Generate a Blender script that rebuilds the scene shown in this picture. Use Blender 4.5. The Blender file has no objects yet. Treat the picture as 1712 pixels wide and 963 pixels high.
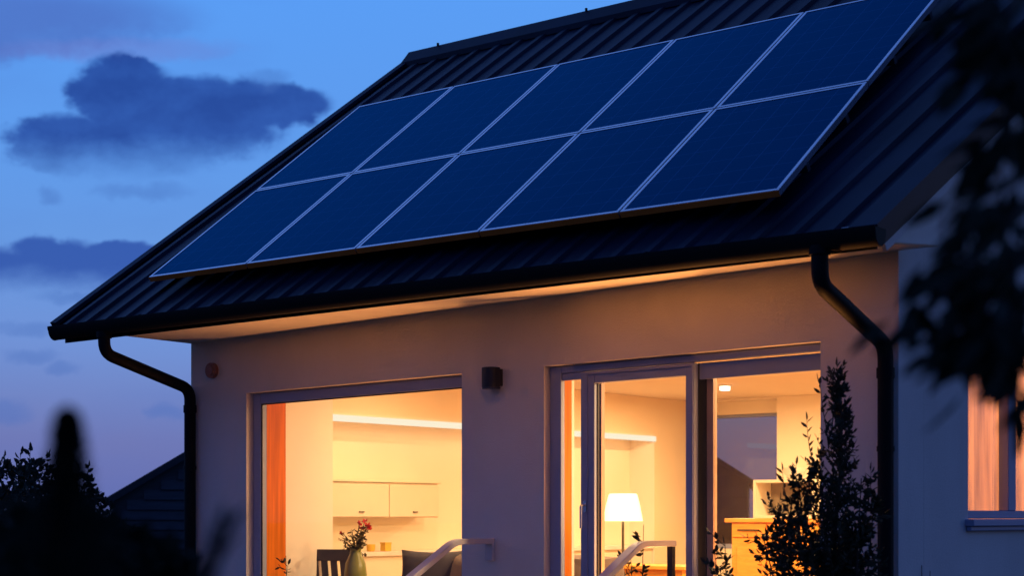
import bpy, math, random
from math import sin, cos, tan, radians as R, pi
from mathutils import Vector as V, Matrix, noise as MN
random.seed(7)
C = bpy.data.collections.new("scene"); bpy.context.scene.collection.children.link(C)
SC = bpy.context.scene

# ------------------------------------------------------------------ survey: where the camera stood, and points seen from it
TH, FP, YH = .669, 2755.939, 863.287
CAM = V((10.35, -8.888, 1.21))
FW = V((-sin(TH), cos(TH), 0)); RT = V((cos(TH), sin(TH), 0)); UP = V((0, 0, 1))
def ray(x, y): return FW + RT*((x-856)/FP) + UP*((YH-y)/FP)
def aX(x, y, X): r = ray(x, y); return CAM + r*((X-CAM.x)/r.x)
def aY(x, y, Y): r = ray(x, y); return CAM + r*((Y-CAM.y)/r.y)
def aZ(x, y, Z): r = ray(x, y); return CAM + r*((Z-CAM.z)/r.z)
def aD(x, y, D): return CAM + ray(x, y)*D
GZ = -.55                                                   # garden level below the door sill

# ------------------------------------------------------------------ materials
def nt(name):
    m = bpy.data.materials.new(name); m.use_nodes = True
    t = m.node_tree; t.nodes.clear()
    o = t.nodes.new('ShaderNodeOutputMaterial')
    return m, t, o
def pbr(name, col, rough=.6, metal=0., spec=.5, var=.12, vscale=6., bump=0., bscale=60., emit=None, estr=0., sheen=0., transl=None, coords='Object', stretch=None):
    m, t, o = nt(name); N, L = t.nodes, t.links
    b = N.new('ShaderNodeBsdfPrincipled')
    b.inputs['Roughness'].default_value = rough; b.inputs['Metallic'].default_value = metal
    b.inputs['Specular IOR Level'].default_value = spec
    tc = N.new('ShaderNodeTexCoord'); mp = N.new('ShaderNodeMapping')
    L.new(tc.outputs[coords], mp.inputs[0])
    if stretch: mp.inputs['Scale'].default_value = stretch
    nz = N.new('ShaderNodeTexNoise'); nz.inputs['Scale'].default_value = vscale; nz.inputs['Detail'].default_value = 5
    L.new(mp.outputs[0], nz.inputs['Vector'])
    mr = N.new('ShaderNodeMapRange'); mr.inputs[1].default_value = .3; mr.inputs[2].default_value = .7
    mr.inputs[3].default_value = 1-var; mr.inputs[4].default_value = 1+var
    L.new(nz.outputs['Fac'], mr.inputs[0])
    mx = N.new('ShaderNodeMix'); mx.data_type = 'RGBA'; mx.blend_type = 'MULTIPLY'; mx.inputs[0].default_value = 1
    mx.inputs[6].default_value = (*col, 1); L.new(mr.outputs[0], mx.inputs[7]); L.new(mx.outputs[2], b.inputs['Base Color'])
    if bump:
        n2 = N.new('ShaderNodeTexNoise'); n2.inputs['Scale'].default_value = bscale; n2.inputs['Detail'].default_value = 4
        L.new(mp.outputs[0], n2.inputs['Vector'])
        bp = N.new('ShaderNodeBump'); bp.inputs['Strength'].default_value = bump; bp.inputs['Distance'].default_value = .01
        L.new(n2.outputs['Fac'], bp.inputs['Height']); L.new(bp.outputs[0], b.inputs['Normal'])
    if emit: b.inputs['Emission Color'].default_value = (*emit, 1); b.inputs['Emission Strength'].default_value = estr
    sh = b.outputs[0]
    if transl:
        tr = N.new('ShaderNodeBsdfTranslucent'); L.new(mx.outputs[2], tr.inputs[0])
        ms = N.new('ShaderNodeMixShader'); ms.inputs[0].default_value = transl
        L.new(b.outputs[0], ms.inputs[1]); L.new(tr.outputs[0], ms.inputs[2]); sh = ms.outputs[0]
    L.new(sh, o.inputs[0]); return m
def glass(name, tint=(1, 1, 1), base=.035):
    m, t, o = nt(name); N, L = t.nodes, t.links
    tr = N.new('ShaderNodeBsdfTransparent'); tr.inputs[0].default_value = (*tint, 1)
    g = N.new('ShaderNodeBsdfGlossy'); g.inputs['Roughness'].default_value = .01
    lw = N.new('ShaderNodeLayerWeight'); lw.inputs[0].default_value = .5          # Schlick curve, the same from both sides
    pw = N.new('ShaderNodeMath'); pw.operation = 'POWER'; L.new(lw.outputs['Facing'], pw.inputs[0]); pw.inputs[1].default_value = 5
    f = N.new('ShaderNodeMath'); f.operation = 'MULTIPLY_ADD'; L.new(pw.outputs[0], f.inputs[0]); f.inputs[1].default_value = .9; f.inputs[2].default_value = base
    ms = N.new('ShaderNodeMixShader'); L.new(f.outputs[0], ms.inputs[0]); L.new(tr.outputs[0], ms.inputs[1]); L.new(g.outputs[0], ms.inputs[2])
    L.new(ms.outputs[0], o.inputs[0]); return m
def emis(name, col, s):
    m, t, o = nt(name); e = t.nodes.new('ShaderNodeEmission'); e.inputs[0].default_value = (*col, 1); e.inputs[1].default_value = s
    t.links.new(e.outputs[0], o.inputs[0]); return m
def panel_glass():
    m, t, o = nt('panel_glass'); N, L = t.nodes, t.links
    b = N.new('ShaderNodeBsdfPrincipled'); b.inputs['Roughness'].default_value = .10; b.inputs['Specular IOR Level'].default_value = .6; b.inputs['Specular Tint'].default_value = (.03, .32, 1, 1)
    tc = N.new('ShaderNodeTexCoord'); sp = N.new('ShaderNodeSeparateXYZ'); L.new(tc.outputs['Object'], sp.inputs[0])
    def line(ax, step, half):
        a = N.new('ShaderNodeMath'); a.operation = 'DIVIDE'; L.new(sp.outputs[ax], a.inputs[0]); a.inputs[1].default_value = step
        fr = N.new('ShaderNodeMath'); fr.operation = 'FRACT'; L.new(a.outputs[0], fr.inputs[0])
        s = N.new('ShaderNodeMath'); s.operation = 'SUBTRACT'; L.new(fr.outputs[0], s.inputs[0]); s.inputs[1].default_value = .5
        ab = N.new('ShaderNodeMath'); ab.operation = 'ABSOLUTE'; L.new(s.outputs[0], ab.inputs[0])
        g = N.new('ShaderNodeMath'); g.operation = 'GREATER_THAN'; L.new(ab.outputs[0], g.inputs[0]); g.inputs[1].default_value = .5-half
        return g
    a, c = line(0, .183, .012), line(1, .183, .010)
    mxm = N.new('ShaderNodeMath'); mxm.operation = 'MAXIMUM'; L.new(a.outputs[0], mxm.inputs[0]); L.new(c.outputs[0], mxm.inputs[1])
    sc = N.new('ShaderNodeMath'); sc.operation = 'MULTIPLY'; L.new(mxm.outputs[0], sc.inputs[0]); sc.inputs[1].default_value = .8
    nz = N.new('ShaderNodeTexNoise'); nz.inputs['Scale'].default_value = 1.3; nz.inputs['Detail'].default_value = 3; L.new(tc.outputs['Object'], nz.inputs['Vector'])
    v = N.new('ShaderNodeMix'); v.data_type = 'RGBA'; L.new(nz.outputs['Fac'], v.inputs[0])
    v.inputs[6].default_value = (.003, .030, .085, 1); v.inputs[7].default_value = (.004, .048, .120, 1)
    mx = N.new('ShaderNodeMix'); mx.data_type = 'RGBA'; L.new(sc.outputs[0], mx.inputs[0]); L.new(v.outputs[2], mx.inputs[6]); mx.inputs[7].default_value = (.10, .17, .36, 1)
    df = N.new('ShaderNodeBsdfDiffuse'); L.new(mx.outputs[2], df.inputs[0])
    gl = N.new('ShaderNodeBsdfGlossy'); gl.inputs['Roughness'].default_value = .10; gl.inputs[0].default_value = (.015, .27, .50, 1)   # blue anti-reflection coat
    lw = N.new('ShaderNodeLayerWeight'); lw.inputs[0].default_value = .5
    pw = N.new('ShaderNodeMath'); pw.operation = 'POWER'; L.new(lw.outputs['Facing'], pw.inputs[0]); pw.inputs[1].default_value = 3
    f = N.new('ShaderNodeMath'); f.operation = 'MULTIPLY_ADD'; L.new(pw.outputs[0], f.inputs[0]); f.inputs[1].default_value = .55; f.inputs[2].default_value = .03
    ms = N.new('ShaderNodeMixShader'); L.new(f.outputs[0], ms.inputs[0]); L.new(df.outputs[0], ms.inputs[1]); L.new(gl.outputs[0], ms.inputs[2])
    N.remove(b); L.new(ms.outputs[0], o.inputs[0]); return m

M = dict(
    stucco=pbr('stucco', (.70, .65, .62), .92, var=.09, vscale=1.4, bump=.5, bscale=170, spec=.2, stretch=(1, 1, .55)),
    white_board=pbr('white_board', (.62, .58, .55), .6, var=.03),
    roof=pbr('dark_sheet_metal', (.008, .014, .034), .5, var=.35, vscale=1.7, spec=.20),
    gutter=pbr('black_metal', (.005, .006, .009), .65, spec=.12, var=.15, vscale=4),
    panel=panel_glass(),
    alu=pbr('anodised_aluminium', (.88, .86, .88), .22, metal=.85, var=.06),
    edge_glow=pbr('painted_edge_glow', (.95, .20, .025), .6, var=.15, vscale=3),  # warm reflected glow painted as a saturated copper colour
    rail_under=pbr('steel_rail', (.08, .08, .09), .5, metal=.6),
    frame=pbr('grey_window_frame', (.27, .31, .47), .5, var=.05, vscale=3),
    frame_dark=pbr('dark_gasket', (.02, .018, .02), .6),
    brown=pbr('brown_gasket', (.40, .26, .19), .6),
    lining=pbr('orange_wood', (.60, .150, .006), .7, spec=.15, var=.22, vscale=5, stretch=(8, 8, .35)),
    glass=glass('window_glass'), glow_tinted=glass('glow_tinted_glass', (.93, .76, .62), base=.05),  # rear pane: warm reflection of the room painted into the tint
    cream=pbr('cream_plaster', (.84, .76, .60), .9, var=.03, vscale=1.5, bump=.1, bscale=90),
    warm=pbr('warm_plaster', (.86, .72, .50), .9, var=.04, vscale=1.2, bump=.1, bscale=90),
    pier=pbr('white_plaster', (.82, .76, .66), .9, var=.03, vscale=1.5),
    ceil=pbr('ceiling_plaster', (.80, .68, .50), .95, var=.02),
    oak=pbr('oak_floor', (.40, .24, .12), .45, var=.2, vscale=4, stretch=(1, 9, 1)),
    cup_white=pbr('cream_lacquer', (.80, .72, .55), .45, var=.02),
    orange_wood=pbr('honey_wood', (.86, .38, .06), .5, var=.14, vscale=5, stretch=(1, 1, 6)),
    back_panel=pbr('olive_panel', (.28, .22, .13), .7),
    sofa=pbr('grey_fabric', (.055, .05, .07), .95, var=.15, vscale=12, bump=.3, bscale=300),
    sofa_tan=pbr('taupe_fabric', (.17, .125, .11), .95, var=.12, vscale=12, bump=.3, bscale=300),
    shade=pbr('lamp_fabric', (.85, .80, .68), .9, var=.03, emit=(1, .86, .60), estr=1.05),
    brass=pbr('dark_brass', (.10, .08, .05), .4, metal=.6),
    led=emis('led_strip', (1, .88, .64), 1.05),
    bulb=emis('downlight_glow', (1, .93, .75), 3.),
    yellow=pbr('yellow_glaze', (.75, .45, .06), .4), ceramic=pbr('white_ceramic', (.75, .72, .66), .35),
    vase=pbr('green_glaze', (.20, .21, .06), .3), red=pbr('red_petal', (.62, .06, .05), .7, var=.3, vscale=40),
    leaf_in=pbr('dry_leaf', (.09, .07, .025), .7, var=.3, vscale=30),
    leaf=pbr('dark_leaf', (.028, .034, .018), .65, var=.35, vscale=25, spec=.3),
    leaf_far=pbr('hedge_leaf', (.030, .040, .030), .65, var=.35, vscale=20, spec=.3),
    leaf_near=pbr('near_leaf', (.016, .024, .016), .7, var=.3, vscale=25, spec=.15),
    bark=pbr('dark_bark', (.035, .026, .02), .9, var=.3, vscale=20, bump=.5),
    siding=pbr('dark_siding', (.035, .042, .060), .6, var=.2, vscale=3, stretch=(1, 1, 7)),
    siding_trim=pbr('dark_trim', (.02, .024, .034), .6),
    paving=pbr('pale_paving', (.22, .20, .19), .85, var=.15, vscale=5, bump=.3, bscale=40),
    grass=pbr('lawn', (.03, .045, .018), .95, var=.4, vscale=9, bump=.8, bscale=90),
    steel=pbr('grey_painted_steel', (.52, .50, .55), .5, var=.05),
    black_plastic=pbr('black_plastic', (.010, .010, .013), .45, var=.1), lens=pbr('smoked_lens', (.06, .06, .07), .25),
    terracotta=pbr('terracotta_plastic', (.30, .11, .07), .6), curtain=None)
M['curtain'] = pbr('peach_curtain', (.42, .22, .13), .95, var=.55, vscale=7, stretch=(1, 3.2, .12), transl=.55)

# ------------------------------------------------------------------ mesh builder
class MB:
    def __init__(s): s.v = []; s.f = []
    def add(s, vs, fs):
        n = len(s.v); s.v += [tuple(v) for v in vs]; s.f += [tuple(i+n for i in f) for f in fs]; return s
    def box(s, a, b, rot=None, org=None):
        (x0, y0, z0), (x1, y1, z1) = a, b
        vs = [V(p) for p in ((x0,y0,z0),(x1,y0,z0),(x1,y1,z0),(x0,y1,z0),(x0,y0,z1),(x1,y0,z1),(x1,y1,z1),(x0,y1,z1))]
        if rot is not None: vs = [rot @ (v-org) + org for v in vs]
        return s.add(vs, ((0,3,2,1),(4,5,6,7),(0,1,5,4),(1,2,6,5),(2,3,7,6),(3,0,4,7)))
    def prism(s, poly, axis, a, b):                     # poly of 2-D points extruded along an axis
        def P(p, t): return {'x': (t, p[0], p[1]), 'y': (p[0], t, p[1]), 'z': (p[0], p[1], t)}[axis]
        n = len(poly); vs = [P(p, a) for p in poly] + [P(p, b) for p in poly]
        fs = [tuple(range(n))[::-1], tuple(range(n, 2*n))] + [(i, (i+1) % n, (i+1) % n+n, i+n) for i in range(n)]
        return s.add(vs, fs)
    def loft(s, rings, cap=True, closed=True):
        n = len(rings[0]); vs = [p for r in rings for p in r]; fs = []
        for k in range(len(rings)-1):
            for i in range(n if closed else n-1):
                j = (i+1) % n; fs.append((k*n+i, k*n+j, (k+1)*n+j, (k+1)*n+i))
        if cap and closed: fs += [tuple(range(n))[::-1], tuple(range((len(rings)-1)*n, len(rings)*n))]
        return s.add(vs, fs)
    def tube(s, pts, r, n=10, sq=None):
        pts = [V(p) for p in pts]; rs = r if isinstance(r, (list, tuple)) else [r]*len(pts)
        rings = []; prev = None
        for i, p in enumerate(pts):
            d = (pts[min(i+1, len(pts)-1)]-pts[max(i-1, 0)]).normalized()
            a = prev if prev is not None else (V((1, 0, 0)) if abs(d.x) < .9 else V((0, 1, 0)))
            a = (a - d*a.dot(d)).normalized(); b = d.cross(a); prev = a
            if sq: rings.append([p+a*(sq[0]*sx)+b*(sq[1]*sy) for sx, sy in ((-1,-1),(1,-1),(1,1),(-1,1))])
            else: rings.append([p+(a*cos(2*pi*k/n)+b*sin(2*pi*k/n))*rs[i] for k in range(n)])
        return s.loft(rings)
    def lathe(s, prof, c, n=28):
        c = V(c); rings = [[c+V((r*cos(2*pi*k/n), r*sin(2*pi*k/n), z)) for k in range(n)] for r, z in prof]
        return s.loft(rings)
    def leaf(s, p, d, side, L, W, fold=.25):
        d = d.normalized(); side = (side-d*side.dot(d)).normalized(); nn = d.cross(side)
        vs = [p, p+d*L*.35+side*W*.5+nn*W*fold, p+d*L*.72+side*W*.36+nn*W*fold*.7, p+d*L, p+d*L*.72-side*W*.36+nn*W*fold*.7, p+d*L*.35-side*W*.5+nn*W*fold, p+d*L*.5]
        return s.add(vs, ((0, 1, 6), (1, 2, 6), (2, 3, 6), (3, 4, 6), (4, 5, 6), (5, 0, 6)))
    def build(s, name, mat, parent=None, bevel=0., smooth=False, org=None):
        me = bpy.data.meshes.new(name)
        o0 = V(org) if org is not None else V((0, 0, 0))
        me.from_pydata([V(v)-o0 for v in s.v], [], s.f); me.materials.append(mat); me.update()
        o = bpy.data.objects.new(name, me); C.objects.link(o)
        if parent is not None:
            o.parent = parent; o.location = o0 - world_loc(parent)
        else: o.location = o0
        if smooth:
            for p in me.polygons: p.use_smooth = True
            try: me.set_sharp_from_angle(angle=R(40))
            except Exception: pass
        if bevel:
            b = o.modifiers.new('edge', 'BEVEL'); b.width = bevel; b.segments = 2; b.limit_method = 'ANGLE'; b.angle_limit = R(40)
        return o
def world_loc(o):
    l = V(o.location)
    while o.parent is not None: o = o.parent; l += V(o.location)
    return l
def empty(name, loc=(0, 0, 0)):
    o = bpy.data.objects.new(name, None); C.objects.link(o); o.location = loc; o.empty_display_size = .2; return o
def tag(o, label, cat, group=None):
    o['label'] = label; o['category'] = cat
    if group: o['group'] = group
    return o
def struct(o): o['kind'] = 'structure'; return o

# ------------------------------------------------------------------ ground, path, steps
struct(MB().add([(-300,-300,GZ-.01),(300,-300,GZ-.01),(300,400,GZ-.01),(-300,400,GZ-.01)], [(0,1,2,3)]).build('ground', M['grass']))
pv = MB()
for i in range(14):
    for j in range(8):
        x0 = -2.2+i*.72; y0 = -5.0+j*.62
        if 3.0 < x0+.35 < 4.85 and y0+.31 > -1.75: continue
        pv.box((x0+.006, y0+.006, GZ-.008), (x0+.714, y0+.614, GZ+.03+random.uniform(-.002, .002)))
struct(pv.build('path', M['paving'], bevel=.006))
st = MB()
st.box((3.0, -.62, GZ+.0), (4.85, -.005, -.03))
for k in range(3):
    st.box((3.0, -.62-.30*(k+1), GZ), (4.85, -.622-.30*k, -.03-.135*(k+1)))
struct(st.build('stairs', M['paving'], bevel=.012))

# ------------------------------------------------------------------ the house
U = lambda x, y, z: V((1.1*(x+.24), 1.1*(y-.6), 1.1*(z+2.774)))
PHI = .649; L1, L2 = 1.276, 1.409
def slope(x, s, n): return U(x, s*cos(PHI)-n*sin(PHI), s*sin(PHI)+n*cos(PHI))      # a point on the roof slope: across, up, off the plane
NR = -.14
XR = 6.18
house = tag(empty('house', (0, 0, 0)), 'cream rendered house with dark metal roof and brightly lit windows', 'house')
def wall_grid(xs, zs, hole, y0, y1, zmap=None, flip=False):
    """a wall slab with openings: cells of a grid are kept unless hole(xc, zc); every free edge gets a reveal"""
    mb = MB(); zmap = zmap or (lambda x, z: z)
    P = (lambda x, y, z: (x, y, zmap(x, z))) if not flip else (lambda x, y, z: (y, x, z))
    keep = {(i, j): not hole((xs[i]+xs[i+1])/2, (zs[j]+zs[j+1])/2) for i in range(len(xs)-1) for j in range(len(zs)-1)}
    for (i, j), k in keep.items():
        if not k: continue
        a, b, c, d = xs[i], xs[i+1], zs[j], zs[j+1]
        mb.add([P(a,y0,c),P(b,y0,c),P(b,y0,d),P(a,y0,d)], [(0,1,2,3)])
        mb.add([P(a,y1,c),P(b,y1,c),P(b,y1,d),P(a,y1,d)], [(3,2,1,0)])
        for (di, dj), (p, q) in {(-1,0): ((a,c),(a,d)), (1,0): ((b,c),(b,d)), (0,-1): ((a,c),(b,c)), (0,1): ((a,d),(b,d))}.items():
            if not keep.get((i+di, j+dj), False):
                mb.add([P(p[0],y0,p[1]),P(q[0],y0,q[1]),P(q[0],y1,q[1]),P(p[0],y1,p[1])], [(0,1,2,3)])
    return mb
W1 = (.655, 2.872); W2 = (3.60, 5.678)
ZH = 2.2
def headmap(x, z):
    if abs(z-ZH) < 1e-6: return 2.170+.0155*x
    return z
def fh(x, y, w): return (W1[0] < x < W1[1] and .2 < y < ZH) or (W2[0] < x < W2[1] and -.02 < y < ZH)
wall = wall_grid([0, W1[0], W1[1], W2[0], W2[1], XR], [GZ, -.02, .2, ZH, 3.25], lambda x, z: fh(x, z, 0), 0, .345, headmap)
wall.build('wall', M['stucco'], house)
# right gable wall, with its window
GW = (1.0, 2.55, 1.19, 2.42)
def gable(x0, x1, win, name):
    ys = [.347, win[0], win[1], 7.05] if win else [.347, 7.05]; zs = [GZ, win[2], win[3], 2.5] if win else [GZ, 2.5]
    hole = (lambda y, z: win[0] < y < win[1] and win[2] < z < win[3]) if win else (lambda y, z: False)
    g = wall_grid(ys, zs, hole, x0, x1, None, True)
    g.prism([(.347, 2.5), (7.05, 2.5), (2.95, 5.50), (.347, 3.54)], 'x', x0, x1)
    return g.build(name, M['stucco'], house)
gable(XR-.32, XR, GW, 'wall'); gable(0, .32, None, 'wall')
BW = (.655, 1.775, .85, 2.32)
bw = wall_grid([.322, BW[0], BW[1], XR-.322], [GZ, BW[2], BW[3], 2.6], lambda x, z: BW[0] < x < BW[1] and BW[2] < z < BW[3], 6.7, 7.05)
bw.build('wall', M['cream'], house)

# roof slope: ribbed sheet; its verges splay a little toward the ridge
S0, S1 = -.335, 4.0
def xl(s): return -.835 + .092*(s-S0)
def xr(s): return 5.63 + .19*(s-S0)
rf = MB(); NSTA = 30
prof = ((0., 0.), (.55, 0.), (.61, .021), (.82, .021), (.87, 0.))
st_ = [(k+o)/NSTA for k in range(NSTA) for o, h in prof]+[1.0]; hh = [h for k in range(NSTA) for o, h in prof]+[0.]
rows = [S0, .6, 1.5, 2.4, 3.2, S1]
ring = []
for s in rows: ring.append([slope(xl(s)+(xr(s)-xl(s))*t, s, NR+h) for t, h in zip(st_, hh)])
rf.loft(ring, cap=False, closed=False)
rf.loft([[slope(xl(s)+(xr(s)-xl(s))*t, s, NR-.03) for t in (0, 1)] for s in rows], cap=False, closed=False)
roof = rf.build('roof', M['roof'], house)
# back slope down to the rear wall
rb = MB(); rid = slope(0, S1, NR)
A, B = slope(xl(S1), S1, NR), slope(xr(S1), S1, NR)
zb = A.z-3.1
for k in range(1): rb.add([A, B, V((B.x, 7.6, zb)), V((A.x, 7.6, zb)), A-V((0,0,.04)), B-V((0,0,.04)), V((B.x, 7.6, zb-.04)), V((A.x, 7.6, zb-.04))], [(0,1,2,3),(7,6,5,4),(0,3,7,4),(1,5,6,2),(2,6,7,3)])
rb.build('roof', M['roof'], house)
rc = MB()
d = .16
for a, b in (((xl(S1)-.02), xr(S1)+.02),):
    for off, rise in ((0, 0),):
        p = [slope(a, S1-.13, NR+.045), slope(a, S1+.02, NR+.075), V((slope(a, S1, NR).x, slope(a, S1+.15, NR).y+.02, slope(a, S1-.1, NR+.03).z))]
        q = [V((slope(b, 0, 0).x, v.y, v.z)) for v in p]
        pb = [v-V((0, 0, .05)) for v in p]; qb = [v-V((0, 0, .05)) for v in q]
        rc.loft([[p[0], p[1], p[2], pb[2], pb[1], pb[0]], [q[0], q[1], q[2], qb[2], qb[1], qb[0]]])
ridge = rc.build('ridge_cap', M['roof'], house)
for xx in (-.12, 1.45):
    q = slope(xx, S1+.02, NR+.075); MB().tube([q, q+V((0, 0, .022))], .012, 8).build('fixing_bolt', M['gutter'], ridge)
# verge flashings and barge boards
for sd, fx in ((-1, xl), (1, xr)):
    e = MB(); w = .05 if sd < 0 else .15
    top = [[slope(fx(s)-sd*w, s, NR+.012), slope(fx(s)-sd*w, s, NR+.038), slope(fx(s)+sd*.012, s, NR+.044), slope(fx(s)+sd*.012, s, NR-.07), slope(fx(s), s, NR-.07), slope(fx(s), s, NR+.012)] for s in (S0+.01, S1)]
    e.loft(top); e.build('barge_board', M['roof'], house)
    if sd > 0:
        tr = MB(); tr.loft([[slope(fx(s)+.006, s, NR-.071), slope(fx(s)+.006, s, NR-.115), slope(fx(s)-.014, s, NR-.115), slope(fx(s)-.014, s, NR-.071)] for s in (S0+.03, S1)])
        tr.build('verge_trim', M['white_board'], house)
# boarded underside of the verge, right and left, and the flat eaves soffit
def zs(x): return 2.612+.0222*x
so = MB()
xa, xb = -.0, slope(xr(S0), 0, 0).x-.02
def ze(x): return 2.618+.0075*x
so.add([(xa,-.87,ze(xa)),(xb,-.87,ze(xb)),(xb,-.003,zs(xb)),(xa,-.003,zs(xa)),(xa,-.87,ze(xa)+.02),(xb,-.87,ze(xb)+.02),(xb,-.003,zs(xb)+.02),(xa,-.003,zs(xa)+.02)],
       [(3,2,1,0),(4,5,6,7),(0,1,5,4),(1,2,6,5),(2,3,7,6),(3,0,4,7)])
so.build('soffit', M['white_board'], house)
for sd, fx, xw in ((1, xr, XR+.003), (-1, xl, -.003)):
    v = MB(); r = []
    for s in (S0+.03, .45, 2.0, S1-.05):
        o1 = slope(fx(s)-sd*.02, s, NR-.085); o2 = V((xw, o1.y, o1.z)); r.append([o1, o2, o2+V((0,0,.018)), o1+V((0,0,.018))])
    v.loft(r); v.build('soffit', M['white_board'], house)
    # the boxed eaves end
    b = MB()
    if sd < 0: continue
    xe = slope(fx(S0), 0, 0).x - sd*.03
    pr = [(-.868, ze(xe)-.004), (-.005, zs(xe)-.004), (-.005, slope(0, .58, NR-.09).z), (-.868, ze(xe)+.05)]
    b.prism(pr, 'x', XR+.003, xe); b.build('eaves_end', M['white_board'], house)
# gutter: half-round with a rolled lip, falling slightly to the left, fascia behind
gt = MB()
def zg(x): return 2.692+.0039*x
rr = []
for x in (-.515, 1.2, 3., 4.8, 6.52):
    z = zg(x); c = (-.945, z-.012); pts = []
    for k in range(9):
        a = pi+pi*k/8; pts.append(V((x, c[0]+.062*cos(a), c[1]-.0+.085*sin(a))))
    pts[0] = V((x, -1.012, z)); 
    inn = [V((x, c[0]+.054*cos(pi+pi*k/8), c[1]+.076*sin(pi+pi*k/8))) for k in range(8, -1, -1)]
    rr.append([V((x, -1.016, z+.008)), V((x, -1.016, z-.012))]+pts[1:]+[V((x, -.883, z+.004))]+inn)
gt.loft(rr)
gutter = gt.build('gutter', M['gutter'], house, smooth=True)
for x in (-.515, 6.52):
    z = zg(x); MB().prism([(-1.014, z)]+[(-.945+.0625*cos(pi+pi*k/10), z-.012+.087*sin(pi+pi*k/10)) for k in range(11)]+[(-.883, z)], 'x', x-.004, x+.004).build('end_cap', M['gutter'], gutter)
for x in (.6, 1.5, 2.4, 3.3, 4.2, 5.1, 5.85):
    z = zg(x); MB().tube([(x, -.885, z+.006), (x, -1.014, z+.010)], .5, sq=(.012, .003)).build('bracket', M['gutter'], gutter)
fa = MB()
fa.add([(-.47,-.882,2.575),(6.47,-.882,2.62),(6.47,-.872,2.62),(-.47,-.872,2.575),(-.47,-.882,2.70),(6.47,-.882,2.74),(6.47,-.872,2.74),(-.47,-.872,2.70)],
       [(3,2,1,0),(4,5,6,7),(0,1,5,4),(1,2,6,5),(2,3,7,6),(3,0,4,7)])
fa.build('fascia', M['gutter'], house)
# downpipes with swan necks
def arc(pts, r=.10, n=6):
    out = [V(pts[0])]
    for i in range(1, len(pts)-1):
        p = V(pts[i]); a = (V(pts[i-1])-p).normalized(); b = (V(pts[i+1])-p).normalized()
        for k in range(n+1):
            t = k/n; q0 = p+a*r; q1 = p+b*r
            out.append((1-t)**2*q0+2*t*(1-t)*p+t*t*q1)
    return out+[V(pts[-1])]
def downpipe(xo, xw, zo, zk, zw, zbot):
    p = MB(); p.tube(arc([(xo, -.945, zo), (xo, -.945, zk), (xw, -.055, zw), (xw, -.055, zbot)], .09), .046, 14)
    dp = p.build('downpipe', M['gutter'], house, smooth=True)
    MB().tube([(xo, -.945, zo-.03), (xo, -.945, zo+.02)], .058, 14).build('collar', M['gutter'], dp, smooth=True)
    MB().tube([(xw, -.055, zw-.19), (xw, -.055, zw-.13)], .0525, 14).build('collar', M['gutter'], dp, smooth=True)
    for z in (1.6, .3):
        MB().tube([(xw, -.055, z-.015), (xw, -.055, z+.015)], .051, 14).box((xw-.012, -.02, z-.012), (xw+.012, .002, z+.012)).build('bracket', M['gutter'], dp)
downpipe(.10, .05, 2.60, 2.455, 2.235, GZ+.05)
downpipe(6.17, 6.125, 2.64, 2.455, 2.20, GZ+.05)

# inside: lining walls, niche with counter level, ceiling, floor
fl = MB().box((.322, .02, -.12), (XR-.322, 6.698, -.001)); fl.build('floor', M['oak'], house)
ce = MB().box((.322, .347, 2.47), (XR-.322, 6.698, 2.55)); ce.build('ceiling', M['ceil'], house)
NI = (.947, 5.837, 0., 2.06)          # the kitchen niche in the left wall
iw = wall_grid([.347, NI[0], NI[1], 6.698], [0., NI[3], 2.469], lambda y, z: NI[0] < y < NI[1] and z < NI[3], .324, .65, None, True)
iw.build('inner_wall', M['warm'], house)
nb = MB().box((.3225, NI[0]-.1, 0), (.335, NI[1]+.1, NI[3]+.05)); nb.build('niche_back', M['cream'], house)
ns = MB().box((.336, NI[1]-.012, 0), (.645, NI[1]-.002, NI[3]-.002)); ns.build('niche_side', M['pier'], house)
pr = MB().box((.651, .36, 0.), (.675, .945, 2.468)); pr.build('inner_pier', M['pier'], house)
MB().box((1.777, 6.45, 0.), (XR-.33, 6.697, 2.468)).build('inner_wall', M['cream'], house)
MB().box((.657, 6.45, BW[3]+.13), (1.775, 6.697, 2.468)).build('pelmet', M['cream'], house)
MB().box((XR-.345, .349, 0.), (XR-.323, .98, 2.468)).box((XR-.345, 2.57, 0.), (XR-.323, 6.4, 2.468)).box((XR-.345, .98, 0.), (XR-.323, 2.57, 1.17)).box((XR-.345, .98, 2.44), (XR-.323, 2.57, 2.468)).build('inner_wall', M['cream'], house)

# windows
def shear(mb, k=.0155):
    mb.v = [(x, y, z+(k*(x-1.94) if z > 1.2 else 0)) for x, y, z in mb.v]; return mb
def rectframe(x0, x1, y0, y1, z0, z1, wl, wr, wt, wb):
    m = MB(); m.box((x0, y0, z0), (x0+wl, y1, z1)); m.box((x1-wr, y0, z0), (x1, y1, z1))
    m.box((x0+wl, y0+.002, z1-wt), (x1-wr, y1-.002, z1)); m.box((x0+wl, y0+.002, z0), (x1-wr, y1-.002, z0+wb)); return m
H0 = 2.198
win = shear(rectframe(W1[0]+.002, W1[1]-.002, .070, .138, .202, H0, .085, .03, .085, .07)).build('window', M['frame'], house, bevel=.005)
shear(MB().box((W1[0]+.089, .085, .27), (W1[1]-.034, .091, H0-.087))).build('pane', M['glass'], win)
shear(rectframe(W1[0]+.087, W1[1]-.032, .078, .0845, .272, H0-.085, .010, .006, .010, .012)).build('glazing_bead', M['frame_dark'], win)
MB().box((W1[0]+.062, .14, .21), (W1[0]+.085, .345, 2.166)).build('lining', M['lining'], win)
MB().box((W1[0]-.02, -.04, .165), (W1[1]+.02, .069, .198)).build('sill', M['frame'], win, bevel=.006)

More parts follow.
